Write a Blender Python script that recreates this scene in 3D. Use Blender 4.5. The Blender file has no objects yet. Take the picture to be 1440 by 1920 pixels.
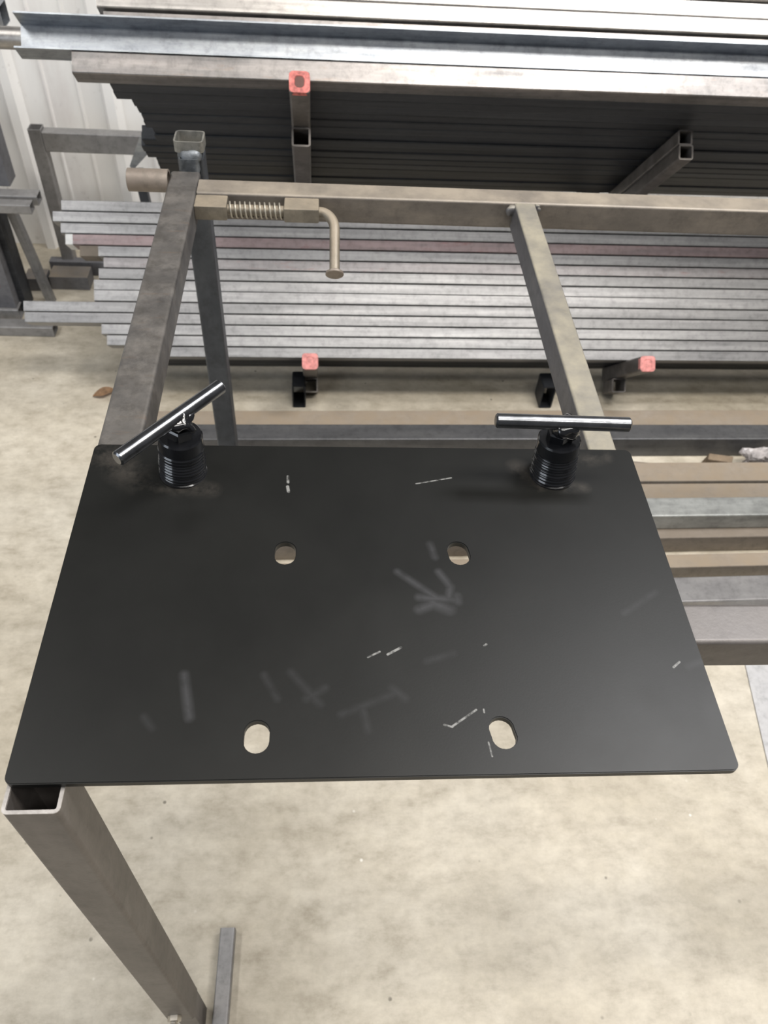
import bpy, bmesh, math, random
from mathutils import Vector, Matrix, Euler
random.seed(7)
S = bpy.context.scene
COL = S.collection
R = math.radians

# ---------------------------------------------------------------- camera
cam_d = bpy.data.cameras.new('camera')
cam = bpy.data.objects.new('camera', cam_d); COL.objects.link(cam)
yaw, pitch, roll = 0.11175990, 0.85202147, 0.08900452
fwd = Vector((math.sin(yaw)*math.cos(pitch), math.cos(yaw)*math.cos(pitch), -math.sin(pitch)))
rt = Vector((math.cos(yaw), -math.sin(yaw), 0)); up = rt.cross(fwd)
r2 = math.cos(roll)*rt + math.sin(roll)*up
u2 = -math.sin(roll)*rt + math.cos(roll)*up
M = Matrix((r2, u2, -fwd)).transposed().to_4x4(); M.translation = (0, 0, 1.4)
cam.matrix_world = M
cam_d.sensor_fit = 'VERTICAL'; cam_d.sensor_height = 36; cam_d.sensor_width = 27
cam_d.lens = 36*1506.27/1920; cam_d.clip_start = 0.01
S.camera = cam
cam_d.dof.use_dof = True; cam_d.dof.focus_distance = .68; cam_d.dof.aperture_fstop = 13

# ---------------------------------------------------------------- world, lights, exposure
S.view_settings.view_transform = 'Standard'; S.view_settings.look = 'None'
S.view_settings.gamma = 1; S.view_settings.use_curve_mapping = False
S.view_settings.exposure = 0.10
w = bpy.data.worlds.new('workshop_ambient'); S.world = w; w.use_nodes = True
w.node_tree.nodes['Background'].inputs[0].default_value = (0.93, 0.95, 1.0, 1)
w.node_tree.nodes['Background'].inputs[1].default_value = 0.13

def area(name, loc, size, power, color=(1, .96, .9), target=None):
    l = bpy.data.lights.new(name, 'AREA'); l.shape = 'RECTANGLE'
    l.size, l.size_y = size; l.energy = power; l.color = color
    o = bpy.data.objects.new(name, l); COL.objects.link(o); o.location = loc
    if target is not None:
        o.rotation_euler = (Vector(target)-Vector(loc)).to_track_quat('-Z', 'Y').to_euler()
    return o
area('ceiling_lamp_rear', (0.9, -1.0, 3.9), (2.6, 0.6), 60, (1, .97, .93))
area('ceiling_lamp_middle', (1.3, 0.4, 3.9), (2.6, 0.5), 100, (1, .95, .88))
area('ceiling_lamp_front', (1.9, 1.45, 3.9), (1.6, 0.5), 88, (.98, .98, 1.0))
area('ceiling_lamp_left', (-1.9, 0.7, 3.9), (0.5, 1.6), 50, (1, .98, .95))
area('open_door_daylight', (-3.4, -1.6, 1.9), (2.4, 2.4), 62, (.84, .91, 1), target=(-.6, 2.2, .4))

# ---------------------------------------------------------------- materials
def new_mat(name):
    m = bpy.data.materials.new(name); m.use_nodes = True
    return m, m.node_tree, m.node_tree.nodes['Principled BSDF']
def N(nt, t, **kw):
    n = nt.nodes.new(t)
    for k, v in kw.items(): setattr(n, k, v)
    return n
def coords(nt, scale, kind='Object', rnd=True):
    tc = N(nt, 'ShaderNodeTexCoord'); mp = N(nt, 'ShaderNodeMapping')
    mp.inputs['Scale'].default_value = scale
    nt.links.new(tc.outputs[kind], mp.inputs['Vector'])
    if rnd:
        oi = N(nt, 'ShaderNodeObjectInfo'); mul = N(nt, 'ShaderNodeMath', operation='MULTIPLY')
        mul.inputs[1].default_value = 37
        nt.links.new(oi.outputs['Random'], mul.inputs[0])
        cx = N(nt, 'ShaderNodeCombineXYZ')
        for i in range(3): nt.links.new(mul.outputs[0], cx.inputs[i])
        nt.links.new(cx.outputs[0], mp.inputs['Location'])
    return mp.outputs[0]
def noise(nt, vec, scale, detail=4, rough=.6):
    n = N(nt, 'ShaderNodeTexNoise'); n.inputs['Scale'].default_value = scale
    n.inputs['Detail'].default_value = detail; n.inputs['Roughness'].default_value = rough
    nt.links.new(vec, n.inputs['Vector']); return n.outputs[0]
def ramp(nt, fac, stops):
    r = N(nt, 'ShaderNodeValToRGB'); e = r.color_ramp.elements
    while len(e) < len(stops): e.new(.5)
    for el, (p, c) in zip(e, stops):
        el.position = p; el.color = (*c, 1) if len(c) == 3 else c
    nt.links.new(fac, r.inputs[0]); return r.outputs[0]
def mix(nt, fac, a, b, mode='MIX'):
    m = N(nt, 'ShaderNodeMix', data_type='RGBA', blend_type=mode)
    for s, v in ((0, fac), (6, a), (7, b)):
        if hasattr(v, 'links'): nt.links.new(v, m.inputs[s])
        else: m.inputs[s].default_value = v if s == 0 else (*v, 1)
    return m.outputs[2]
def srgb(r, g, b):
    f = lambda c: ((c/255+.055)/1.055)**2.4 if c > 10 else c/255/12.92
    return (f(r), f(g), f(b))

def steel(name, c1, c2, c3, rough=(.35, .6), metal=.5, streak=(1.2, 14, 14), fine=40, bump=.15,
          dust=None, dust_amt=.6, rust=None, tone=0.0, mottle=.5):
    """blotchy bare steel; dust (if any) settles on faces that point up; tone = brightness spread between bars"""
    m, nt, b = new_mat(name)
    v = coords(nt, streak); v2 = coords(nt, (1, 1, 1))
    col = ramp(nt, noise(nt, v, 3.0, 5, .65), [(.3, c1), (.5, c2), (.7, c3)])
    blot = noise(nt, v2, 9, 5, .7)
    col = mix(nt, ramp(nt, blot, [(.35, (0, 0, 0)), (.75, (.55,)*3)]), col, c3)
    if tone:
        oi = N(nt, 'ShaderNodeObjectInfo'); mr = N(nt, 'ShaderNodeMapRange')
        mr.inputs[3].default_value = 1-tone; mr.inputs[4].default_value = 1+tone
        nt.links.new(oi.outputs['Random'], mr.inputs[0])
        col = mix(nt, 1.0, col, mr.outputs[0], 'MULTIPLY')
    fm = ramp(nt, noise(nt, v2, 55, 6, .75), [(.34, (.55,)*3), (.5, (1, 1, 1)), (.68, (1.18,)*3)])
    col = mix(nt, mottle, col, fm, 'MULTIPLY')
    if rust:
        rm = ramp(nt, noise(nt, coords(nt, (3, 18, 18)), 5, 6, .75), [(.58, (0, 0, 0)), (.72, (.7,)*3)])
        col = mix(nt, rm, col, rust)
    mt = None
    if dust:
        g = N(nt, 'ShaderNodeNewGeometry'); sx = N(nt, 'ShaderNodeSeparateXYZ')
        nt.links.new(g.outputs['Normal'], sx.inputs[0])
        upm = ramp(nt, sx.outputs[2], [(.3, (0, 0, 0)), (.8, (1, 1, 1))])
        dn = ramp(nt, noise(nt, v2, 14, 6, .7), [(.32, (dust_amt*.35,)*3), (.62, (dust_amt,)*3)])
        f = mix(nt, 1.0, upm, dn, 'MULTIPLY')
        col = mix(nt, f, col, dust)
        inv = N(nt, 'ShaderNodeMath', operation='MULTIPLY_ADD')
        inv.inputs[1].default_value = -metal; inv.inputs[2].default_value = metal
        nt.links.new(f, inv.inputs[0]); mt = inv.outputs[0]
    nt.links.new(col, b.inputs['Base Color'])
    if mt: nt.links.new(mt, b.inputs['Metallic'])
    else: b.inputs['Metallic'].default_value = metal
    rr = N(nt, 'ShaderNodeMapRange'); rr.inputs[3].default_value = rough[0]; rr.inputs[4].default_value = rough[1]
    nt.links.new(blot, rr.inputs[0]); nt.links.new(rr.outputs[0], b.inputs['Roughness'])
    bp = N(nt, 'ShaderNodeBump'); bp.inputs['Strength'].default_value = bump; bp.inputs['Distance'].default_value = .001
    nt.links.new(noise(nt, v2, fine*6, 4, .6), bp.inputs['Height']); nt.links.new(bp.outputs[0], b.inputs['Normal'])
    return m

M_rail = steel('worn_rail_steel', (.034, .035, .038), (.068, .066, .067), (.14, .132, .124), metal=.35, mottle=.9, streak=(11, 11, 11), dust=(.26, .23, .19), dust_amt=.2, rust=(.12, .085, .065))
M_dusty = steel('dusty_rail_steel', (.095, .086, .08), (.125, .112, .102), (.17, .15, .13), metal=.3, streak=(5, 12, 12), dust=(.33, .285, .225), dust_amt=.8)
M_cross = steel('dusty_crossbar_steel', (.09, .09, .10), (.12, .12, .13), (.17, .165, .165), metal=.3, streak=(8, 3, 8), dust=(.29, .265, .205), dust_amt=1.0)
M_near = steel('grimy_rail_steel', (.085, .078, .075), (.11, .10, .095), (.15, .138, .13), metal=.3, streak=(3, 8, 8), dust=(.16, .148, .144), dust_amt=.5)
M_leg = steel('grimy_leg_steel', (.085, .077, .072), (.125, .112, .103), (.18, .163, .15), metal=.3, streak=(6, 6, 2.2))
M_post = steel('blue_black_post_steel', (.032, .037, .045), (.05, .056, .066), (.08, .087, .098), metal=.4, streak=(6, 6, 2.5))
M_weld = steel('weld_metal', (.06, .065, .07), (.11, .12, .13), (.25, .27, .29), rough=(.4, .6), metal=.6, streak=(20, 20, 20), bump=.8)
M_latch = steel('dusty_latch_steel', (.10, .09, .075), (.15, .134, .11), (.22, .195, .155), metal=.25, streak=(12, 12, 12), dust=(.30, .25, .185), dust_amt=.9, bump=.5)
M_pipe = steel('brown_pipe_steel', (.17, .14, .115), (.22, .185, .155), (.28, .24, .2), metal=.25, streak=(4, 4, 4))
M_bar = steel('grey_bar_steel', (.20, .20, .206), (.295, .295, .30), (.41, .406, .41), rough=(.40, .54), metal=.8, streak=(.9, 26, 26), tone=.1, bump=.05)
M_pink = steel('red_washed_bar_steel', (.20, .175, .18), (.29, .23, .235), (.37, .29, .29), rough=(.4, .55), metal=.7, streak=(1.2, 16, 16), rust=(.26, .10, .10))
M_patchy = steel('red_patched_bar_steel', (.19, .18, .185), (.28, .27, .275), (.38, .36, .365), rough=(.38, .52), metal=.75, streak=(.9, 20, 20), rust=(.27, .12, .11))
M_block = steel('dust_topped_block', (.10, .10, .105), (.135, .133, .137), (.17, .165, .17), metal=.2, streak=(4, 4, 4), dust=(.20, .165, .125), dust_amt=1.0)
M_beige = steel('warm_tube_steel', (.10, .10, .102), (.21, .20, .195), (.35, .325, .31), rough=(.36, .5), metal=.92, streak=(.9, 10, 10), rust=(.22, .16, .12))
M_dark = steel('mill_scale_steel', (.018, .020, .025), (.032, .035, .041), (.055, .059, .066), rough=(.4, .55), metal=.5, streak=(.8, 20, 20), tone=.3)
M_bright = steel('bright_tube_steel', (.20, .192, .184), (.34, .325, .31), (.52, .495, .47), rough=(.34, .46), metal=.85, streak=(1.0, 24, 24), rust=(.22, .20, .18))
M_galv = steel('galvanised_steel', (.235, .255, .285), (.31, .33, .36), (.40, .42, .44), rough=(.36, .5), metal=.85, streak=(5, 30, 30), bump=.1)
M_tan = steel('dust_covered_steel', (.20, .175, .15), (.26, .23, .195), (.33, .29, .245), metal=.1, rough=(.6, .8), streak=(1.2, 6, 6), dust=(.275, .218, .155), dust_amt=.95)
M_brown = steel('brown_dusty_steel', (.17, .145, .12), (.21, .18, .15), (.27, .235, .195), metal=.15, rough=(.6, .8), streak=(1.2, 6, 6), dust=(.175, .142, .108), dust_amt=.8)
M_wipe = steel('scuffed_bright_steel', (.20, .205, .195), (.33, .335, .32), (.50, .51, .485), metal=.4, rough=(.35, .5), streak=(1.4, 9, 9))
M_flat = steel('smooth_grey_steel', (.20, .197, .198), (.27, .263, .264), (.34, .332, .325), metal=.4, rough=(.35, .5), streak=(1.6, 5, 5))
M_beam = steel('charcoal_beam_steel', (.07, .072, .075), (.10, .10, .105), (.14, .14, .14), metal=.45, rough=(.35, .5), streak=(1, 10, 10))
M_lean = steel('grey_frame_steel', (.17, .165, .165), (.23, .225, .22), (.30, .29, .285), metal=.3, streak=(3, 3, 3))
M_panel = steel('charcoal_panel_steel', (.10, .10, .11), (.14, .14, .15), (.18, .178, .185), metal=.2, rough=(.5, .7), streak=(4, 4, 4))
M_arm = steel('rack_arm_steel', (.09, .08, .074), (.13, .118, .108), (.19, .175, .165), metal=.4, streak=(8, 8, 8))
M_lip = steel('sawn_tube_lip_steel', (.2, .19, .18), (.32, .30, .285), (.46, .44, .42), metal=.5, streak=(20, 20, 20))
M_collar = steel('scaled_collar_steel', (.12, .12, .115), (.20, .195, .18), (.33, .32, .28), metal=.4, streak=(18, 18, 18), mottle=.8)

def plain(name, col, rough=.5, metal=0.0, nscale=60, amt=.12, **kw):
    m, nt, b = new_mat(name)
    n = noise(nt, coords(nt, (1, 1, 1)), nscale, 4, .6)
    c = ramp(nt, n, [(.3, tuple(x*(1-amt) for x in col)), (.7, tuple(min(1, x*(1+amt)) for x in col))])
    nt.links.new(c, b.inputs['Base Color'])
    b.inputs['Roughness'].default_value = rough; b.inputs['Metallic'].default_value = metal
    for k, v in kw.items(): b.inputs[k].default_value = v
    return m
M_red = plain('chipped_red_paint', (.52, .14, .12), .55, nscale=120, amt=.5)
M_pinkcap = plain('faded_red_paint', (.62, .24, .22), .6, nscale=110, amt=.35)
M_redcore = plain('rusty_tube_core', (.12, .06, .05), .8)
M_gloss = plain('gloss_black_enamel', (.007, .0075, .009), .2, 0, nscale=30, amt=.3, **{'Coat Weight': .6, 'Coat Roughness': .08})
M_handle = plain('satin_black_rod', (.16, .165, .175), .24, .95, nscale=80, amt=.3)
M_spring = plain('spring_wire', (.42, .39, .33), .4, .6)
M_zinc = plain('zinc_bolt', (.50, .47, .42), .35, .8)
M_leaf = plain('dry_leaf_brown', (.42, .27, .16), .7, nscale=80, amt=.4)
M_white = plain('white_painted_end', (.8, .8, .78), .4)
M_label = plain('pale_label', (.42, .42, .42), .5)
M_redlabel = plain('dull_red_label', (.28, .12, .12), .5)
M_wood = plain('brown_offcut', (.20, .15, .10), .8, nscale=25, amt=.35)
M_bag = plain('crumpled_clear_plastic', (.62, .58, .57), .22, 0, nscale=20, amt=.3)
M_bag.node_tree.nodes['Principled BSDF'].inputs['Transmission Weight'].default_value = .35
M_sheet = steel('floor_sheet_steel', (.40, .40, .41), (.47, .465, .47), (.54, .535, .53), metal=.1, rough=(.5, .65), streak=(2, 2, 2))

# concrete floor
def mat_floor():
    m, nt, b = new_mat('stained_concrete')
    v = coords(nt, (1, 1, 1), rnd=False)
    big = noise(nt, v, 2.2, 6, .62)
    col = ramp(nt, big, [(.32, (.40, .355, .275)), (.5, (.505, .458, .372)), (.68, (.60, .555, .468))])
    mid = noise(nt, coords(nt, (1.0, 1.7, 1), rnd=False), 14, 8, .72)
    col = mix(nt, .75, col, ramp(nt, mid, [(.31, (.62, .59, .54)), (.48, (.95, .94, .93)), (.64, (1.17, 1.17, 1.17))]), 'MULTIPLY')
    small = noise(nt, v, 48, 6, .7)
    col = mix(nt, .6, col, ramp(nt, small, [(.3, (.78, .77, .74)), (.55, (1, 1, 1))]), 'MULTIPLY')
    vo = N(nt, 'ShaderNodeTexVoronoi'); vo.inputs['Scale'].default_value = 26; nt.links.new(v, vo.inputs['Vector'])
    spot = ramp(nt, vo.outputs['Distance'], [(.05, (1, 1, 1)), (.10, (0, 0, 0))])
    pick = ramp(nt, noise(nt, v, 5.0, 2), [(.50, (0, 0, 0)), (.56, (.8,)*3)])
    col = mix(nt, mix(nt, 1.0, spot, pick, 'MULTIPLY'), col, (.11, .095, .07))
    vo2 = N(nt, 'ShaderNodeTexVoronoi'); vo2.inputs['Scale'].default_value = 21; nt.links.new(v, vo2.inputs['Vector'])
    wh = ramp(nt, vo2.outputs['Distance'], [(.03, (1, 1, 1)), (.07, (0, 0, 0))])
    pk2 = ramp(nt, noise(nt, v, 3.1, 2), [(.53, (0, 0, 0)), (.6, (.8,)*3)])
    col = mix(nt, mix(nt, 1.0, wh, pk2, 'MULTIPLY'), col, (.8, .77, .7))
    nt.links.new(col, b.inputs['Base Color'])
    rr = N(nt, 'ShaderNodeMapRange'); rr.inputs[3].default_value = .35; rr.inputs[4].default_value = .75
    nt.links.new(mid, rr.inputs[0]); nt.links.new(rr.outputs[0], b.inputs['Roughness'])
    bp = N(nt, 'ShaderNodeBump'); bp.inputs['Strength'].default_value = .25; bp.inputs['Distance'].default_value = .002
    nt.links.new(small, bp.inputs['Height']); nt.links.new(bp.outputs[0], b.inputs['Normal'])
    return m
def mat_wall():
    m, nt, b = new_mat('white_sheet_wall')
    v = coords(nt, (3, 3, .8), rnd=False)
    col = ramp(nt, noise(nt, v, 3, 6, .65), [(.3, (.80, .77, .75)), (.5, (.90, .89, .87)), (.7, (.94, .93, .91))])
    sp = ramp(nt, noise(nt, coords(nt, (1, 1, 1), rnd=False), 26, 6, .75), [(.62, (0, 0, 0)), (.72, (.55,)*3)])
    col = mix(nt, sp, col, (.45, .42, .40))
    nt.links.new(col, b.inputs['Base Color']); b.inputs['Roughness'].default_value = .45
    return m

# plate: satin black with its scratches and chalky smears (own-shaped wear), in plate coordinates
def mat_plate():
    m, nt, b = new_mat('satin_black_plate')
    tc = N(nt, 'ShaderNodeTexCoord'); P = tc.outputs['Object']
    warp = noise(nt, P, 60, 3, .6)
    def seg(a, c, wd, soft):
        a = Vector((*a, .006)); c = Vector((*c, .006)); d = c-a; L = d.length; d.normalize()
        s1 = N(nt, 'ShaderNodeVectorMath', operation='SUBTRACT'); nt.links.new(P, s1.inputs[0]); s1.inputs[1].default_value = a
        dt = N(nt, 'ShaderNodeVectorMath', operation='DOT_PRODUCT'); nt.links.new(s1.outputs[0], dt.inputs[0]); dt.inputs[1].default_value = d
        cl = N(nt, 'ShaderNodeClamp'); nt.links.new(dt.outputs['Value'], cl.inputs[0]); cl.inputs[2].default_value = L
        sc = N(nt, 'ShaderNodeVectorMath', operation='SCALE'); sc.inputs[0].default_value = d; nt.links.new(cl.outputs[0], sc.inputs['Scale'])
        ds = N(nt, 'ShaderNodeVectorMath', operation='DISTANCE'); nt.links.new(s1.outputs[0], ds.inputs[0]); nt.links.new(sc.outputs[0], ds.inputs[1])
        mr = N(nt, 'ShaderNodeMapRange'); mr.inputs[1].default_value = wd; mr.inputs[2].default_value = wd+soft
        mr.inputs[3].default_value = 1; mr.inputs[4].default_value = 0
        nt.links.new(ds.outputs['Value'], mr.inputs[0]); return mr.outputs[0]
    def add(items, amt):
        tot = None
        for o in items:
            if tot is None: tot = o
            else:
                n = N(nt, 'ShaderNodeMath', operation='MAXIMUM'); nt.links.new(tot, n.inputs[0]); nt.links.new(o, n.inputs[1]); tot = n.outputs[0]
        n = N(nt, 'ShaderNodeMath', operation='MULTIPLY'); nt.links.new(tot, n.inputs[0]); n.inputs[1].default_value = amt
        return n.outputs[0]
    scr = [seg(a, c, wd, .0005) for a, c, wd in SCRATCHES]
    smr = [seg(a, c, 0, wd*1.7+.0026) for a, c, wd in SMEARS]
    tan = [seg(a, c, 0, wd) for a, c, wd in DUSTY]
    col = ramp(nt, noise(nt, P, 7, 5, .6), [(.3, (.0048, .005, .0046)), (.7, (.0082, .0084, .0076))])
    f2 = mix(nt, 1.0, add([add(smr[:9], .34), add(smr[9:], .13)], 1.0), ramp(nt, warp, [(.3, (.35,)*3), (.6, (1, 1, 1))]), 'MULTIPLY')
    col = mix(nt, f2, col, (.085, .085, .092))
    f3 = mix(nt, 1.0, add(tan, .35), ramp(nt, noise(nt, P, 38, 5, .7), [(.40, (0, 0, 0)), (.6, (.75,)*3)]), 'MULTIPLY')
    col = mix(nt, f3, col, (.12, .105, .09))
    fs = mix(nt, 1.0, add(scr, .65), ramp(nt, noise(nt, P, 160, 2), [(.36, (.1,)*3), (.55, (1, 1, 1))]), 'MULTIPLY')
    col = mix(nt, fs, col, (.30, .30, .29))
    nt.links.new(col, b.inputs['Base Color'])
    rr = N(nt, 'ShaderNodeMapRange'); rr.inputs[3].default_value = .36; rr.inputs[4].default_value = .46
    nt.links.new(noise(nt, P, 12, 6, .65), rr.inputs[0]); nt.links.new(rr.outputs[0], b.inputs['Roughness'])
    b.inputs['Specular IOR Level'].default_value = .30
    bp = N(nt, 'ShaderNodeBump'); bp.inputs['Strength'].default_value = .04; bp.inputs['Distance'].default_value = .0005
    nt.links.new(noise(nt, P, 700, 2), bp.inputs['Height']); nt.links.new(bp.outputs[0], b.inputs['Normal'])
    return m

# ---------------------------------------------------------------- mesh helpers
def obj(name, bm, mat, parent=None, loc=(0, 0, 0), rot=None, angle=32):
    me = bpy.data.meshes.new(name)
    bmesh.ops.recalc_face_normals(bm, faces=bm.faces[:])
    bm.to_mesh(me); bm.free()
    for p in me.polygons: p.use_smooth = True
    me.set_sharp_from_angle(angle=R(angle))
    for mm in (mat if isinstance(mat, (list, tuple)) else [mat]): me.materials.append(mm)
    o = bpy.data.objects.new(name, me); COL.objects.link(o)
    wn = o.modifiers.new('weighted_normals', 'WEIGHTED_NORMAL'); wn.keep_sharp = True; wn.weight = 90
    if parent is not None: o.parent = parent
    o.location = loc
    if rot is not None: o.rotation_euler = rot
    return o
def tag(o, label=None, cat=None, group=None, kind=None):
    if label: o['label'] = label
    if cat: o['category'] = cat
    if group: o['group'] = group
    if kind: o['kind'] = kind
    return o
def empty(name, loc, label, cat, group=None, rot=None):
    o = bpy.data.objects.new(name, None); COL.objects.link(o); o.location = loc
    o.empty_display_size = .05
    if rot is not None: o.rotation_euler = rot
    return tag(o, label, cat, group)
def rrect(a, b, r, seg=3):
    pts = []
    for cx, cy, a0 in ((a/2-r, b/2-r, 0), (-a/2+r, b/2-r, 90), (-a/2+r, -b/2+r, 180), (a/2-r, -b/2+r, 270)):
        for i in range(seg+1):
            t = R(a0+90*i/seg); pts.append((cx+r*math.cos(t), cy+r*math.sin(t)))
    return pts
def loft(bm, rings, close=False, cap=True):
    vs = [[bm.verts.new(p) for p in ring] for ring in rings]
    n = len(vs[0])
    for i in range(len(vs)-1 + (1 if close else 0)):
        A, B = vs[i], vs[(i+1) % len(vs)]
        for j in range(n):
            bm.faces.new((A[j], A[(j+1) % n], B[(j+1) % n], B[j]))
    if cap and not close:
        bm.faces.new(vs[0]); bm.faces.new(vs[-1])
    return vs
def frame_of(axis, upv):
    x = Vector(axis).normalized(); z = Vector(upv); z = (z-x*z.dot(x)).normalized(); y = z.cross(x)
    return x, y, z
def tube_bm(bm, p0, p1, wy, hz, t=.002, r=.004, upv=(0, 0, 1)):
    """hollow rounded square tube from p0 to p1, both ends open"""
    p0, p1 = Vector(p0), Vector(p1); x, y, z = frame_of(p1-p0, upv)
    o = rrect(wy, hz, r); i = rrect(wy-2*t, hz-2*t, max(r-t, .0006))
    f = lambda P, q: P+y*q[0]+z*q[1]
    e = .0004
    d = (p1-p0).normalized()
    rings = [[f(p0, q) for q in o], [f(p1, q) for q in o], [f(p1, q) for q in i], [f(p0, q) for q in i]]
    loft(bm, rings, close=True, cap=False)
    return bm
def box_bm(bm, lo, hi, bev=.001):
    b2 = bmesh.new()
    bmesh.ops.create_cube(b2, size=1)
    s = [hi[k]-lo[k] for k in range(3)]
    for v in b2.verts: v.co = Vector([lo[k]+(v.co[k]+.5)*s[k] for k in range(3)])
    if bev: bmesh.ops.bevel(b2, geom=b2.edges[:], offset=bev, segments=2, affect='EDGES', profile=.5)
    me = bpy.data.meshes.new('tmp'); b2.to_mesh(me); b2.free(); bm.from_mesh(me); bpy.data.meshes.remove(me)
    return bm
def lathe_bm(bm, p0, axis, prof, n=40, jitter=0):
    """prof = [(distance along axis, radius)]"""
    p0 = Vector(p0); ax = Vector(axis).normalized()
    h = Vector((0, 0, 1)) if abs(ax.z) < .9 else Vector((1, 0, 0))
    u = ax.cross(h).normalized(); v = ax.cross(u)
    rings = [[p0+ax*d+(u*math.cos(2*math.pi*k/n)+v*math.sin(2*math.pi*k/n))*max(rr, .00002) for k in range(n)] for d, rr in prof]
    loft(bm, rings); return bm
def sweep_bm(bm, path, rad, n=12, taper=None):
    path = [Vector(p) for p in path]; rings = []; prev = None
    for i, p in enumerate(path):
        d = (path[min(i+1, len(path)-1)]-path[max(i-1, 0)]).normalized()
        if prev is None:
            h = Vector((0, 0, 1)) if abs(d.z) < .9 else Vector((1, 0, 0))
            u = d.cross(h).normalized()
        else: u = (prev-d*prev.dot(d)).normalized()
        prev = u; v = d.cross(u); rr = rad if taper is None else rad*taper[i]
        rings.append([p+(u*math.cos(2*math.pi*k/n)+v*math.sin(2*math.pi*k/n))*rr for k in range(n)])
    loft(bm, rings); return bm
def blob_bm(bm, c, rx, ry, rz, seed=0, amp=.25, sub=3):
    b2 = bmesh.new(); bmesh.ops.create_icosphere(b2, subdivisions=sub, radius=1)
    rnd = random.Random(seed); ph = [(rnd.uniform(1, 4), rnd.uniform(0, 6), Vector((rnd.uniform(-1, 1), rnd.uniform(-1, 1), rnd.uniform(-1, 1)))) for _ in range(7)]
    for v in b2.verts:
        k = 1+amp*sum(math.sin(f*2.2*v.co.dot(d)+p) for f, p, d in ph)/4
        v.co = Vector((v.co.x*rx*k+c[0], v.co.y*ry*k+c[1], v.co.z*rz*k+c[2]))
    me = bpy.data.meshes.new('tmp'); b2.to_mesh(me); b2.free(); bm.from_mesh(me); bpy.data.meshes.remove(me)
    return bm
def extr_bm(bm, prof, x0, x1):
    """profile (y,z) extruded along X"""
    loft(bm, [[(x0, a, b) for a, b in prof], [(x1, a, b) for a, b in prof]]); return bm

# ---------------------------------------------------------------- setting
bm = bmesh.new(); bmesh.ops.create_grid(bm, x_segments=2, y_segments=2, size=1)
for v in bm.verts: v.co = Vector((v.co.x*5+.5, v.co.y*3.2-.88, 0))
tag(obj('floor', bm, mat_floor()), 'pale stained concrete workshop floor', kind='structure')

WY = 2.32
bm = bmesh.new(); prof = []
x = -4.4
ribs = []
k = 0
xs = [-.848+.262*i for i in range(-14, 22)]
for rx in xs:      # each bay: one tall rib and two low stiffeners
    prof += [(rx-.026, 0), (rx-.012, -.028), (rx+.012, -.028), (rx+.026, 0)]
    for q in (.092, .178):
        prof += [(rx+q-.006, 0), (rx+q-.002, -.004), (rx+q+.002, -.004), (rx+q+.006, 0)]
front = [[(px, WY+py, zz) for px, py in prof] for zz in (0.0, 1.15)]
va = [bm.verts.new(p) for p in front[0]]; vb = [bm.verts.new(p) for p in front[1]]
for i in range(len(va)-1): bm.faces.new((va[i], va[i+1], vb[i+1], vb[i]))
vc = [bm.verts.new((p[0], WY+.06, p[2])) for p in (front[0][0], front[0][-1], front[1][-1], front[1][0])]
bm.faces.new(vc); bm.faces.new([va[0], vb[0], vc[3], vc[0]]); bm.faces.new([va[-1], vc[1], vc[2], vb[-1]])
bm.faces.new([*va[:1], vc[0], vc[1], va[-1], *va[-2:0:-1]]); bm.faces.new([*vb[:1], vc[3], vc[2], vb[-1], *vb[-2:0:-1]])
tag(obj('wall_back', bm, mat_wall(), angle=12), 'white ribbed sheet metal wall behind the rack', kind='structure')

bm = box_bm(bmesh.new(), (-4.5, -4.08, 4.3), (5.5, 2.38, 4.4), 0)
tag(obj('ceiling', bm, plain('dark_roof_sheet', (.10, .10, .10), .7)), 'dark workshop roof', kind='structure')

bm = box_bm(bmesh.new(), (-4.5, 2.30, 1.151), (5.5, 2.38, 4.3), 0)  # unseen dark panel, added so the black plate reflects less and bounce drops
tag(obj('wall_upper_added', bm, plain('added_dark_backdrop', (.05, .052, .055), .7)), 'unseen dark wall panel above the white sheets, added to darken reflections', kind='structure')

# ---------------------------------------------------------------- table frame
ZT = .868                                   # top of the rails, underside of the black plate
T = .038
root = empty('table_frame', (-.19, .64, 0), 'long unpainted square tube table frame with dusty crossbar carrying the black plate', 'table frame')
off = -Vector(root.location)
def part(name, bm, mat, label=None, parent=None, angle=32):
    o = obj(name, bm, mat, parent or root, loc=off if parent is None else (0, 0, 0), angle=angle)
    if label: o['label'] = label
    return o
zc = ZT-T/2-.0003
bm = tube_bm(bmesh.new(), (-.1905, .241, zc), (-.1905, 1.072, zc), .0395, T, .0025, .004); part('rail', bm, M_rail, 'mottled grey left side rail')
bm = tube_bm(bmesh.new(), (-.170, 1.036, zc), (1.42, 1.036, zc), T, T, .0025, .004); part('rail', bm, M_dusty, 'dust covered far rail')
bm = tube_bm(bmesh.new(), (-.170, .346, zc-.0002), (1.42, .346, zc-.0002), T, .038, .0025, .004); part('rail', bm, M_near, 'grimy brown grey near rail')
bm = tube_bm(bmesh.new(), (1.44, .300, zc), (1.44, 1.072, zc), T, T, .0025, .004); part('rail', bm, M_near)
bm = tube_bm(bmesh.new(), (.2675, .3655, zc), (.2675, 1.0165, zc), .0285, T, .0025, .003); part('cross_member', bm, M_cross, 'crossbar thick with tan dust')
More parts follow.
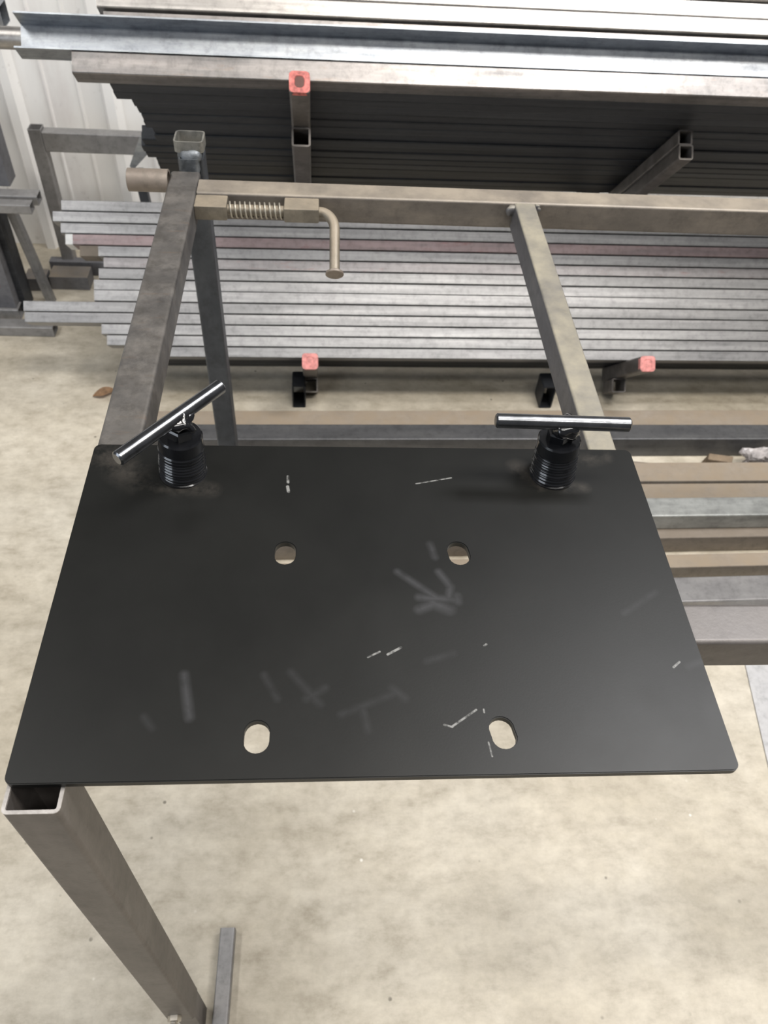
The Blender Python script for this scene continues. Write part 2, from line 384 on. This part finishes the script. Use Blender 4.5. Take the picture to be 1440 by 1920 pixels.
# near left leg: open topped tube, thinner leg sliding inside, bolt that locks it
bm = tube_bm(bmesh.new(), (-.1895, .2215, .130), (-.1895, .2215, .8665), .0375, .0375, .0028, .004, upv=(0, 1, 0))
leg = part('leg', bm, M_leg, 'near left leg with an open sawn top')
bm = tube_bm(bmesh.new(), (-.1865, .224, 0), (-.1865, .224, .30), .030, .030, .0025, .003, upv=(0, 1, 0)); part('inner_leg', bm, M_leg, parent=leg)
bm = bmesh.new(); lathe_bm(bm, (-.193, .204, .158), (0, -1, 0), [(0, .009), (.0075, .009)], 6)
b0 = .0075; pr = [(b0, .0046)]
for i in range(16): pr += [(b0+i*.002+.001, .0052), (b0+i*.002+.002, .0044)]
lathe_bm(bm, (-.193, .204, .158), (0, -1, 0), pr, 16); part('lock_bolt', bm, M_zinc, parent=leg)
bm = tube_bm(bmesh.new(), (-.1895, .2215, .8667), (-.1895, .2215, .8677), .0376, .0376, .0026, .004, upv=(0, 1, 0))
part('sawn_lip', bm, M_lip, parent=leg)
# far left post, set back behind the corner, with its short open collar
bm = tube_bm(bmesh.new(), (-.1900, 1.152, 0), (-.1900, 1.136, .862), .036, .034, .0025, .004, upv=(0, 1, 0)); post = part('leg', bm, M_post, 'blue black far left post')
bm = tube_bm(bmesh.new(), (-.1895, 1.130, .8745), (-.1895, 1.130, .8895), .0405, .036, .0022, .006, upv=(0, 1, 0)); part('collar', bm, M_collar, 'open collar on top of the post', parent=post)
bm = bmesh.new(); blob_bm(bm, (-.1905, 1.118, .868), .0175, .014, .0135, 3, .22)
part('weld_bead', bm, M_weld, parent=post, angle=80)
part('neck', tube_bm(bmesh.new(), (-.1905, 1.108, .818), (-.1905, 1.112, .869), .027, .020, .002, .005, upv=(0, 1, 0)), M_weld, parent=post)
bm = box_bm(bmesh.new(), (-.206, 1.068, .832), (-.177, 1.125, .852), .002); part('bracket', bm, M_post)
for yy in (.222, 1.036):
    bm = tube_bm(bmesh.new(), (1.44, yy if yy > .5 else .319, 0), (1.44, yy if yy > .5 else .319, .829), T, T, .0025, .004, upv=(0, 1, 0)); part('leg', bm, M_post)
# hinge pipe on the outer left side
bm = bmesh.new(); pr = [(0, .0135), (0.0005, .0148), (.054, .0148), (.054, .0120), (.004, .0120), (.004, .0001)]
lathe_bm(bm, (-.2650, 1.056, .862), (1, 0, 0), pr, 40); part('hinge_pipe', bm, M_pipe, 'short round brown pipe stub')
# spring latch on the far rail
bm = box_bm(bmesh.new(), (-.171, .9860, .8455), (-.1290, 1.0175, .8650), .002); part('latch_sleeve', bm, M_latch)
bm = box_bm(bmesh.new(), (-.0555, .9860, .8455), (-.0095, 1.0175, .8650), .002); part('latch_sleeve', bm, M_latch)
bm = bmesh.new(); ly, lz = .9985, .8550
path = [(-.14, ly, lz), (-.012, ly, lz)]
for i in range(11):
    a = R(90*i/10); rr = .024; path.append((-.008+rr*math.sin(a)*.80, ly-rr*(1-math.cos(a)), lz-rr*.45*(1-math.cos(a))))
ex, ey, ez = path[-1]
for k in (.3, .6, .9, 1.0): path.append((ex, ey-.052*k, ez-.031*k))
sweep_bm(bm, path, .0068, 16); rod = part('latch_rod', bm, M_latch, 'bent latch rod caked in pale dust', angle=60)
d = Vector((0, -.052, -.031)).normalized(); e = Vector(path[-1])
bm = lathe_bm(bmesh.new(), e-d*.003, d, [(0, .0072), (.002, .010), (.003, .0118), (.0055, .0120), (.0062, .0112)], 28); part('rod_head', bm, M_pipe, parent=rod)
bm = bmesh.new(); cp = []
for i in range(11*14+1):
    a = 2*math.pi*i/14; cp.append((-.127+.0705*i/(11*14), ly+.0098*math.cos(a), lz+.0098*math.sin(a)))
sweep_bm(bm, cp, .0011, 6); part('latch_spring', bm, M_spring, angle=80)
part('weld_bead', blob_bm(bmesh.new(), (.250, 1.014, .858), .008, .006, .009, 11, .3), M_cross, angle=80)
part('weld_bead', blob_bm(bmesh.new(), (.2845, 1.0145, .862), .005, .004, .006, 12, .3), M_cross, angle=80)

# ---------------------------------------------------------------- black plate with four slots
PX, PY, PZ = .0408, .3790, ZT
PWX, PWY, PH = .5000, .3183, .0060
def W2P(x, y): return (x-PX, y-PY)
SCR = [((-0.0331, 0.4992), (-0.0328, 0.4914), 0.0009), ((-0.0331, 0.4869), (-0.0320, 0.4805), 0.0011), ((0.0817, 0.4912), (0.1145, 0.4989), 0.0004), ((0.0853, 0.2573), (0.0909, 0.2556), 0.0005), ((0.0909, 0.2560), (0.1096, 0.2686), 0.0005), ((0.1153, 0.2436), (0.1166, 0.2333), 0.0003), ((0.1151, 0.2689), (0.1152, 0.2664), 0.0003), ((0.2659, 0.3018), (0.2719, 0.3064), 0.0006), ((0.0478, 0.3151), (0.0582, 0.3211), 0.0007), ((0.1223, 0.3219), (0.1241, 0.3233), 0.0006), ((0.0328, 0.3129), (0.0418, 0.3175), 0.0005), ((-0.0956, 0.5393), (-0.0955, 0.5386), 0.0002), ((-0.2133, 0.4468), (-0.2102, 0.4509), 0.0006), ((0.2918, 0.4433), (0.2913, 0.4312), 0.0007), ((0.3038, 0.2568), (0.3039, 0.2560), 0.0003)]
SME = [((0.0594, 0.3926), (0.0900, 0.3661), 0.0012), ((0.0886, 0.4218), (0.0914, 0.4075), 0.0012), ((0.0932, 0.3926), (0.1019, 0.3776), 0.0012), ((0.1019, 0.3776), (0.0995, 0.3671), 0.0012), ((0.0746, 0.3554), (0.0874, 0.3610), 0.002), ((0.0755, 0.3672), (0.1027, 0.3645), 0.0016), ((0.0862, 0.3620), (0.0984, 0.3558), 0.003), ((0.1061, 0.3681), (0.1060, 0.3629), 0.0015), ((-0.1016, 0.2996), (-0.0940, 0.2658), 0.0015), ((-0.0439, 0.2989), (-0.0334, 0.2794), 0.001), ((-0.0245, 0.3009), (-0.0028, 0.2748), 0.0012), ((0.0010, 0.2875), (-0.0124, 0.2791), 0.0012), ((0.0124, 0.2663), (0.0513, 0.2825), 0.001), ((0.0496, 0.2869), (0.0588, 0.2782), 0.0012), ((0.0277, 0.2702), (0.0310, 0.2538), 0.001), ((0.2392, 0.3510), (0.2713, 0.3718), 0.0008), ((-0.1253, 0.2663), (-0.1186, 0.2582), 0.001), ((0.0768, 0.3088), (0.0977, 0.3156), 0.001), ((0.2773, 0.3022), (0.2964, 0.3090), 0.0008)]
SCRATCHES = [(W2P(*a), W2P(*b), w_) for a, b, w_ in SCR]
DUSTY = [(W2P(*a), W2P(*b), w_) for a, b, w_ in [((.178, .512), (.19, .50), .014), ((.232, .520), (.262, .528), .012), ((.19, .488), (.235, .488), .009), ((-.20, .525), (-.165, .495), .022), ((-.15, .487), (-.10, .482), .012)]]
SMEARS = [(W2P(*a), W2P(*b), w_) for a, b, w_ in SME]
def slot_loop(cx, cy, w_, l_, n=10, lean=0):
    r = w_/2; h = l_/2-r; pts = []
    for i in range(n+1): a = math.pi*i/n; pts.append((cx+r*math.cos(a)+lean*h, cy+h+r*math.sin(a)))
    for i in range(n+1): a = math.pi+math.pi*i/n; pts.append((cx+r*math.cos(a)-lean*h, cy-h+r*math.sin(a)))
    return pts
bm = bmesh.new(); outer = rrect(PWX, PWY, .006, 5)
slots = [(-.0325, .412, .0172, .0228, 0), (.1120, .412, .0176, .0236, -.15), (-.0464, .2505, .0176, .0238, 0), (.1266, .2507, .0176, .0240, -.2)]
loops = [outer]+[slot_loop(cx-PX, cy-PY, a, b, lean=ln) for cx, cy, a, b, ln in slots]
edges = []; top = []
for L in loops:
    vs = [bm.verts.new((*p, PH)) for p in L]; top.append(vs)
    edges += [bm.edges.new((vs[i], vs[(i+1) % len(vs)])) for i in range(len(vs))]
res = bmesh.ops.triangle_fill(bm, use_beauty=True, use_dissolve=False, edges=edges)
topf = [g for g in res['geom'] if isinstance(g, bmesh.types.BMFace)]
ex_ = bmesh.ops.extrude_face_region(bm, geom=topf)
for g in ex_['geom']:
    if isinstance(g, bmesh.types.BMVert): g.co.z = 0
rim = [e_ for e_ in bm.edges if len(e_.link_faces) == 2 and abs(e_.verts[0].co.z-e_.verts[1].co.z) < 1e-6 and abs(e_.link_faces[0].normal.z-e_.link_faces[1].normal.z) > .5]
bmesh.ops.recalc_face_normals(bm, faces=bm.faces[:])
rim = [e_ for e_ in bm.edges if len(e_.link_faces) == 2 and abs(e_.verts[0].co.z-e_.verts[1].co.z) < 1e-6 and abs(abs(e_.link_faces[0].normal.z)-abs(e_.link_faces[1].normal.z)) > .5]
bmesh.ops.bevel(bm, geom=rim, offset=.0007, segments=2, affect='EDGES')
plate = obj('mounting_plate', bm, mat_plate(), loc=(PX, PY, PZ), angle=40)
tag(plate, 'flat black steel plate with four slotted holes lying on the table frame', 'plate')

# ---------------------------------------------------------------- T handle screws
def screw(cx, cy, lean, bar0, bar1, label, seed):
    t = empty('t_handle_screw', (cx, cy, ZT+PH), label, 'clamp screw', 't handle screws standing on the black plate')
    rnd = random.Random(seed)
    H = .0465; pr = [(0, .0001), (0, .0208), (.0022, .0210), (.0030, .0200)]
    z = .0034; k = 0; nr = 9
    while k < nr:
        r0 = .0207-.0015*(k/nr)+rnd.uniform(-.0004, .0004); h = (.0300)/nr*rnd.uniform(.85, 1.15)
        pr += [(z, r0-.0006), (z+.0007, r0), (z+h-.0013, r0), (z+h-.0006, r0-.0006)]; z += h; k += 1
    pr += [(z, .0186), (z+.001, .0192), (H-.0014, .0188), (H, .0176), (H, .0100)]
    lathe = bmesh.new(); lathe_bm(lathe, (0, 0, 0), (lean[0], lean[1], 1), pr, 56)
    obj('ring_stack', lathe, M_gloss, t, angle=28)
    top = Vector((lean[0], lean[1], 1))*H
    bm = bmesh.new(); lathe_bm(bm, top-Vector((0, 0, .002)), (lean[0], lean[1], 1), [(0, .0115), (.0095, .0118), (.0115, .0108), (.0118, .0060)], 6)
    obj('hex_nut', bm, M_gloss, t, angle=20)
    base = Vector((cx, cy, ZT+PH)); b0 = Vector(bar0)-base; b1 = Vector(bar1)-base; mid = (b0+b1)/2
    dl = (b1-b0).normalized(); q = b0+dl*((top-b0).dot(dl))
    bm = bmesh.new(); blob_bm(bm, (top+Vector((0, 0, .010))+q)/2+Vector((.003, -.002, 0)), .0108, .0105, .0085, seed, .45)
    sweep_bm(bm, [top+Vector((0, 0, .004)), q], .0062, 16)
    obj('weld_bead', bm, M_gloss, t, angle=80)
    L = (b1-b0).length; r = .0064
    bm = bmesh.new(); lathe_bm(bm, b0, dl, [(0, .0001), (0, r-.0016), (.0014, r), (L-.0014, r), (L, r-.0016), (L, .0001)], 36)
    obj('handle_bar', bm, M_handle, t, angle=30)
    return t
screw(-.126, .5035, (.07, 0), (-.1625, .4515, .9420), (-.0895, .5415, .9420), 'left black t handle screw, its bar turned diagonally across', 4)
screw(.209, .5050, (-.07, 0), (.1445, .5020, .9420), (.2615, .4990, .9420), 'right black t handle screw, its bar lying parallel to the plate edge', 9)

# ---------------------------------------------------------------- rack behind, arms sloping up at 45 degrees
YAW = R(1.0)
RZ = Matrix.Rotation(YAW, 4, 'Z')
RP = Vector((0, 1.5, 0))
def rk(p): return RP + (RZ @ (Vector(p)-RP))
c45 = math.sqrt(.5); U = Vector((0, -c45, c45)); NN = Vector((0, c45, c45))
UP = Vector((0, 1.5, .825)); LO = Vector((0, 1.5, .21))
def st(P0, x, s, t): return rk(Vector((x, 0, 0)) + P0 - U*s + NN*t)
rack = empty('storage_rack', tuple(rk((.37, 1.9, 0))), 'steel storage rack with paired square arms sloping up from the wall', 'rack')
ro = -Vector(rack.location); XL, XR = -.048, .772
def rpart(name, bm, mat, label=None, parent=None):
    o = obj(name, bm, mat, parent or rack, loc=ro if parent is None else (0, 0, 0))
    if label: o['label'] = label
    return o
def arm(x, P0, s0, s1, t, w_, cap=None):
    bm = tube_bm(bmesh.new(), st(P0, x, s0, t), st(P0, x, s1, t), w_, w_, .0035, .005, upv=rk(NN+RP)-rk(RP))
    a = rpart('arm', bm, M_arm)
    if cap:
        bm = bmesh.new(); fr = frame_of(st(P0, x, s1, t)-st(P0, x, s0, t), rk(NN+RP)-rk(RP))
        p = st(P0, x, s0, t)
        o_ = rrect(w_+.001, w_+.001, .008, 5); i_ = rrect(w_*.50, w_*.58, .007, 5)
        f = lambda q, dd: p+fr[1]*q[0]+fr[2]*q[1]-fr[0]*dd
        loft(bm, [[f(q, -.010) for q in o_], [f(q, .0012) for q in [(a_*.97, b_*.97) for a_, b_ in o_]], [f(q, .0018) for q in i_], [f(q, .0006) for q in [(a_*.9, b_*.9) for a_, b_ in i_]]])
        if cap == 'ring':
            bm.faces.ensure_lookup_table(); bm.faces[-1].material_index = 1
            rpart('end_cap', bm, [M_red, M_redcore], 'red painted arm end', parent=a)
        else: rpart('end_cap', bm, [M_pinkcap], 'faded red arm end', parent=a)
    return a
arm(XL, UP, 0, .735, 0, .0365, 'ring'); arm(XL, UP, .145, .51, -.038, .0365)
arm(.742, UP, .185, .735, 0, .031); arm(.742, UP, .180, .51, -.0315, .031)
arm(XL+.012, LO, 0, .26, 0, .037, 'flat'); arm(XL+.012, LO, .20, .265, -.038, .037)
arm(XR+.005, LO, 0, .26, 0, .037, 'flat'); arm(XR-.004, LO, .16, .225, -.038, .037)
for x in (XL-.02, XR-.05):
    bm = tube_bm(bmesh.new(), rk((x, 2.055, 0)), rk((x, 2.055, 1.10)), .05, .05, .003, .005, upv=(0, 1, 0)); rpart('upright', bm, M_beam)
for x in (XL-.018, XR-.19):
    bm = tube_bm(bmesh.new(), rk((x, 1.575, .036)), rk((x, 1.632, .036)), .034, .072, .003, .005); rpart('base_foot', bm, M_dark, 'black rack foot')

def bar(name, x0, x1, P0, s, t, ws, wt, mat, label, cat='steel tube', group=None, wall=.002, r=.003):
    """a tube whose local x runs along its length; s,t = its front-lower edge on the rack"""
    c = st(P0, x0, s+ws/2, t+wt/2)
    L = x1-x0
    bm = tube_bm(bmesh.new(), (0, 0, 0), (L, 0, 0), ws, wt, wall, r)
    o = obj(name, bm, mat)
    X = (rk(Vector((1, 0, 0))+RP)-rk(RP)); Zv = (rk(NN+RP)-rk(RP)); Yv = Zv.cross(X)
    Mx = Matrix((X, Yv, Zv)).transposed().to_4x4(); Mx.translation = c; o.matrix_world = Mx
    return tag(o, label, cat, group)
ORD = ['first', 'second', 'third', 'fourth', 'fifth', 'sixth', 'seventh', 'eighth', 'ninth', 'tenth', 'eleventh', 'twelfth', 'thirteenth', 'fourteenth', 'fifteenth', 'sixteenth']
# lower stack: fourteen bars piled square to the arms
lefts = [-.630, -.650, -.633, -.622, -.590, -.536, -.548, -.560, -.560, -.724, -.722, -.545, -.533, -.40]
look = ['grey steel, topmost of all', 'grey steel, longest of the upper few', 'grey steel, above the pink one', 'washed pink behind a white end', 'grey steel, just under the pink one', 'patchy red along its length', 'plain grey, below the patchy red one', 'plain grey steel', 'plain grey, right above the two longest', 'grey, upper of the two longest', 'grey, lower of the two longest', 'grey, just below the two longest', 'grey, second from the bottom', 'grey, lowest, above the red tipped arms']
pt = .02615
for i in range(14):
    t0 = .0195+(13-i)*pt
    ht = .0244 if i not in (8,) else .0259
    mat = {3: M_pink, 5: M_patchy}.get(i, M_bar)
    sb = bar('square_tube', lefts[i]+.012, 2.60, LO, .098+random.uniform(-.001, .001), t0, .050, ht, mat, ORD[i]+' bar down the lower stack, '+look[i], group='bars in the lower stack of the rack', r=.0018)
    if i in (3, 4):
        pe = obj('painted_end' if i == 3 else 'stained_end', tube_bm(bmesh.new(), (-.0006, 0, 0), (.016 if i == 3 else .042, 0, 0), .0506, ht+.0006, .0022, .0019), M_white if i == 3 else M_brown, sb)
        pe['label'] = 'white painted end' if i == 3 else 'brown stained end'
for i in range(3):
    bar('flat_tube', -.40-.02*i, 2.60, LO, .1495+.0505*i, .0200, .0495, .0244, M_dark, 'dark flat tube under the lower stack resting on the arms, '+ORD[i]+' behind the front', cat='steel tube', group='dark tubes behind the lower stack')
# upper rack, front column
bar('square_tube', -.447, 2.60, UP, .040, .0190, .038, .0385, M_beige, 'warm grey square tube lying directly on the upper arms under the galvanised channel', group='front column of the upper rack')
bm = bmesh.new(); cw, fl, th = .0615, .041, .0028
pc = [(0, 0), (fl, 0), (fl, th), (th, th), (th, cw-th), (fl, cw-th), (fl, cw), (0, cw)]   # depth toward the viewer, height
loft(bm, [[(x_, a, b) for a, b in pc] for x_ in (0, 3.15)])
ch = obj('steel_channel', bm, M_galv)
X = (rk(Vector((1, 0, 0))+RP)-rk(RP)); Ux = (rk(U+RP)-rk(RP)); Nx = (rk(NN+RP)-rk(RP))
Mx = Matrix((X, Ux, Nx)).transposed().to_4x4(); Mx.translation = st(UP, -.545, .040+fl, .0585); ch.matrix_world = Mx
tag(ch, 'bluish galvanised u channel lying open towards the table', 'steel channel')
bar('flat_bar', -.392, 2.60, UP, .046, .1208, .03, .0090, M_beige, 'thin flat bar lying on top of the galvanised channel', cat='flat bar', wall=.0042, r=.001)
zt = .1330
for i, (x0, hh, s0) in enumerate([(-.402, .0300, .040), (-.43, .0300, .043), (-.43, .0300, .038), (-.43, .0300, .042), (-.45, .030, .04)]):
    bar('square_tube', x0, 2.60, UP, s0, zt, .0300, hh, M_bright, ['bright steel tube resting above the flat bar, lowest of the bright tubes', 'bright steel tube, second up above the galvanised channel', 'bright steel tube, third up above the galvanised channel', 'bright steel tube near the top edge, fourth up above the channel', 'topmost bright steel tube of the upper rack'][i], group='front column of the upper rack'); zt += hh+.0012
# upper rack, the layer resting on the arms, seen from below
lx = [-.392, -.394, -.368, -.366, -.364, -.366, -.356, -.358, -.390, -.398, -.396, -.380, -.382, -.384, -.38, -.38]
s = .0790
for i in range(16):
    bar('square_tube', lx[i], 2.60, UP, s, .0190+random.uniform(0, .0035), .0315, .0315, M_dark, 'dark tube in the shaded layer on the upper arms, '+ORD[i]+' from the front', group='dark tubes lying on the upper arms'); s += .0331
# angle iron with white painted end poking out of that layer
bm = bmesh.new(); extr_bm(bm, [(0, 0), (.028, 0), (.028, .003), (.003, .003), (.003, .028), (0, .028)], 0, .20)
for f in bm.faces:
    pass
ai = obj('angle_iron', bm, M_white); ai.location = (-.390, 1.872, .517)
tag(ai, 'short white angle iron poking out left below the dark upper tubes', 'angle iron')
bm = bmesh.new()
tri = [(-.439, 1.93, .523), (-.403, 1.93, .529), (-.392, 1.93, .516), (-.467, 1.93, .442), (-.475, 1.93, .450)]
loft(bm, [tri, [(a, b+.0015, c) for a, b, c in tri]])
tag(obj('sheet_offcut', bm, M_galv), 'small pointed blue grey sheet offcut hanging beside the dark upper tubes', 'sheet offcut')

# ---------------------------------------------------------------- bars and beams on the floor
def fbar(name, x0, x1, y0, y1, z0, z1, mat, label, yaw_=1.4, cat='steel bar', wall=.0025, r=.003, px=.79, group=None):
    a = R(yaw_); w_ = y1-y0; L = x1-x0
    bm = tube_bm(bmesh.new(), (0, 0, 0), (L, 0, 0), w_, z1-z0, wall, r)
    o = obj(name, bm, mat)
    c = Vector((px, (y0+y1)/2, (z0+z1)/2)); d = Vector((math.cos(a), math.sin(a), 0))
    o.location = c+d*(x0-px); o.rotation_euler = (0, 0, a)
    return tag(o, label, cat, group)
G = 'dusty bars lying on the floor beneath the table'
fbar('steel_beam', -.47, 1.75, 1.408, 1.462, 0, .060, M_beam, 'charcoal steel beam on the floor in front of the rack foot', 1.0, 'beam')
fbar('steel_tube', -.49, 1.75, 1.4675, 1.530, 0, .047, M_tan, 'tan dusty tube on the floor behind the charcoal beam', 1.3, 'steel tube')
fbar('steel_bar', -.25, 1.38, 1.276, 1.338, 0, .050, M_tan, 'tan dusty bar under the table, farthest of the pale bars', 1.0, group=G)
fbar('steel_bar', -.25, 1.38, 1.219, 1.268, 0, .050, M_tan, 'tan dusty bar under the table, between the farthest bar and the whitish bar', 1.0, group=G)
fbar('square_tube', -.155, 1.38, 1.125, 1.180, .0530, .098, M_wipe, 'whitish scuffed tube lying raised on the floor bars under the table', 1.2, 'steel tube')
fbar('steel_bar', -.155, 1.38, 1.142, 1.196, 0, .050, M_brown, 'brown bar under the table carrying the whitish scuffed tube', 1.3, group=G)
fbar('steel_bar', -.155, 1.38, 1.100, 1.1395, 0, .052, M_brown, 'brown dusty bar under the table just in front of the whitish tube', 1.5, group=G)
fbar('steel_bar', -.25, 1.38, 1.020, 1.056, 0, .050, M_tan, 'narrow tan bar under the table beside the smooth grey bar', 1.6, group=G)
fbar('steel_bar', -.25, 1.38, .900, .962, .0, .095, M_flat, 'smooth grey bar under the table nearest the near rail', 1.7, group=G)
# debris to the right, between beam and bars
bm = bmesh.new(); box_bm(bm, (-.03, -.012, 0), (.03, .012, .035), .003)
for v in bm.verts: v.co.x += .25*v.co.z*(1 if v.co.y > 0 else .4); v.co.z *= 1+.6*v.co.x
tag(obj('wood_offcut', bm, M_wood, loc=(.975, 1.372, 0), rot=(0, 0, R(-12))), 'brown offcut lying against the charcoal beam', 'offcut')
bm = blob_bm(bmesh.new(), (0, 0, .028), .052, .024, .028, 21, .7, 4)
rnd = random.Random(5)
for v in bm.verts: v.co += Vector((rnd.uniform(-1, 1), rnd.uniform(-1, 1), rnd.uniform(-1, 1)))*.0022; v.co.z = max(v.co.z, .0005)
tag(obj('plastic_bag', bm, M_bag, loc=(1.085, 1.372, 0), angle=15), 'crumpled clear plastic bag at the right edge beyond the tan bars', 'plastic bag')
bm = bmesh.new(); sweep_bm(bm, [(-.10, .012, .0065), (.0, 0, .0065), (.12, -.016, .0065)], .0062, 12)
tag(obj('steel_rod', bm, M_brown, loc=(.845, 1.366, 0)), 'thin brown rod on the floor between charcoal beam and tan bars', 'rod')
# sheet at the right edge and short tube by the near leg
bm = bmesh.new(); sh = [(.868, .87), (.815, .50), (1.6, .45), (1.6, .87)]
loft(bm, [[(a, b, .0003) for a, b in sh], [(a, b, .0030) for a, b in sh]])
tag(obj('steel_sheet', bm, M_sheet), 'smooth grey sheet lying on the floor at the right edge', 'sheet')
bm = tube_bm(bmesh.new(), (0, 0, 0), (.30, 0, 0), .023, .023, .002, .003)
o = obj('square_tube', bm, M_lean, loc=(-.150, .040, .012), rot=(0, 0, R(89.5)))
tag(o, 'short grey square tube lying on the floor beside the near leg', 'steel tube')
# dry leaf
bm = bmesh.new(); L = []
for i in range(9):
    u = i/8; wd = .016*math.sin(math.pi*min(1, u*1.02))**.8+.0008; zz = .002+.010*math.sin(u*3.3)*u
    L.append((u*.060-.03, wd, zz))
vs = [[bm.verts.new((a, -b, c+.006)), bm.verts.new((a, 0, c)), bm.verts.new((a, b, c+.004))] for a, b, c in L]
for i in range(8):
    for j in range(2): bm.faces.new((vs[i][j], vs[i+1][j], vs[i+1][j+1], vs[i][j+1]))
sol = bmesh.ops.solidify(bm, geom=bm.faces[:], thickness=.0008)
tag(obj('dry_leaf', bm, M_leaf, loc=(-.565, 1.612, .0015), rot=(0, 0, R(25)), angle=60), 'curled orange brown dry leaf on the floor left of the table', 'leaf')

# ---------------------------------------------------------------- left side clutter against the wall
fr = empty('leaning_frame', (-.65, 2.21, 0), 'grey square tube frame standing against the white wall behind the bars', 'metal frame')
fo = -Vector(fr.location)
bm = tube_bm(bmesh.new(), (-.762, 2.18, 0), (-.762, 2.18, .424), .034, .036, .002, .003, upv=(0, 1, 0)); obj('post', bm, M_lean, fr, loc=fo)
bm = tube_bm(bmesh.new(), (-.744, 2.18, .392), (-.488, 2.18, .392), .034, .052, .002, .003); obj('top_bar', bm, M_lean, fr, loc=fo)
bm = tube_bm(bmesh.new(), (-.510, 2.236, 0), (-.528, 2.236, .29), .026, .026, .002, .003, upv=(0, 1, 0)); obj('post', bm, M_post, fr, loc=fo)
for (x0, x1, y0, y1, h, m_, lb) in ((-.800, -.690, 2.075, 2.135, .042, M_block, 'brown topped steel block on the floor left of the lower stack, larger of two'), (-.868, -.808, 2.065, 2.120, .040, M_block, 'brown topped steel block on the floor by the charcoal panel, smaller of two'), (-.815, -.655, 2.150, 2.178, .045, M_panel, 'dark flat block on the floor behind the two brown topped blocks')):
    bm = box_bm(bmesh.new(), (0, 0, 0), (x1-x0, y1-y0, h), .002)
    tag(obj('steel_block', bm, m_, loc=(x0, y0, 0)), lb, 'steel block')
# charcoal cabinet like stand with two tubes across it
cb = empty('steel_stand', (-1.0, 1.95, 0), 'charcoal steel stand with panels at the left edge', 'stand')
co = -Vector(cb.location)
def cpart(n_, bm, m_, lab=None):
    o = obj(n_, bm, m_, cb, loc=co)
    if lab: o['label'] = lab
    return o
bm = box_bm(bmesh.new(), (-1.25, 1.930, .035), (-.855, 1.985, .336), .002); cpart('lower_panel', bm, M_panel)
bm = box_bm(bmesh.new(), (-1.25, 1.975, .364), (-.790, 2.030, .545), .002); cpart('upper_panel', bm, M_panel)
bm = tube_bm(bmesh.new(), (-1.25, 1.945, .0175), (-.850, 1.945, .0175), .05, .034, .002, .003); cpart('foot_rail', bm, M_lean)
bm = box_bm(bmesh.new(), (-.8545, 1.960, .004), (-.838, 2.02, .330), .001); cpart('side_plate', bm, M_dark)
for (a, b, c, d, m_) in ((-.905, -.886, .170, .180, M_label), (-.905, -.886, .125, .150, M_label), (-.905, -.880, .100, .120, M_redlabel), (-.905, -.890, .085, .097, M_label)):
    bm = box_bm(bmesh.new(), (a, 1.9285, c), (b, 1.9299, d), 0); cpart('label', bm, m_)
bm = box_bm(bmesh.new(), (-.83, 1.972, .500), (-.792, 1.9745, .540), 0); cpart('label', bm, M_white)
def xtube(x0, x1, y, z, wy, hz, m_, label, name='square_tube', cat='steel tube'):
    bm = tube_bm(bmesh.new(), (0, 0, 0), (x1-x0, 0, 0), wy, hz, .002, .003)
    return tag(obj(name, bm, m_, loc=(x0, y, z)), label, cat)
xtube(-1.35, -.717, 1.950, .3510, .036, .025, M_lean, 'short grey square tube lying across the charcoal stand, the farther one')
xtube(-1.35, -.724, 1.905, .3500, .030, .024, M_lean, 'short blue grey square tube across the charcoal stand, the nearer lower one')
xtube(-1.40, -.742, 1.868, .0155, .040, .030, M_lean, 'dark square tube lying on the floor at the left, below the lower stack')
bm = bmesh.new(); extr_bm(bm, [(0, 0), (.022, 0), (.022, .003), (.003, .003), (.003, .022), (0, .022)], 0, .32)
o = obj('angle_iron', bm, M_bar, loc=(-.775, 2.000, .003), rot=(0, R(-97), 0)); tag(o, 'narrow grey angle iron standing beside the charcoal stand', 'angle iron')
# tubes at the top left, on their own wall bracket beyond the picture
wb = empty('wall_bracket', (-1.35, 2.29, .60), 'steel wall bracket left of the rack carrying two short tubes', 'bracket')
bm = box_bm(bmesh.new(), (-.02, -.55, .055), (.02, .0, .085), .002); obj('bracket_arm', bm, M_beam, wb)
bm = box_bm(bmesh.new(), (-.03, -.004, -.15), (.03, .002, .15), .001); obj('bracket_plate', bm, M_beam, wb)
xtube(-1.5, -.680, 1.94, .766, .05, .042, M_galv, 'blue grey tube end at the top left corner of the wall')
bm = bmesh.new(); lathe_bm(bm, (0, 0, 0), (1, 0, 0), [(0, .018), (0, .021), (.93, .021), (.93, .018), (0, .018)], 32)
tag(obj('round_pipe', bm, M_bright, loc=(-1.5, 1.84, .755)), 'bright round pipe at the left edge running behind the galvanised channel', 'pipe')
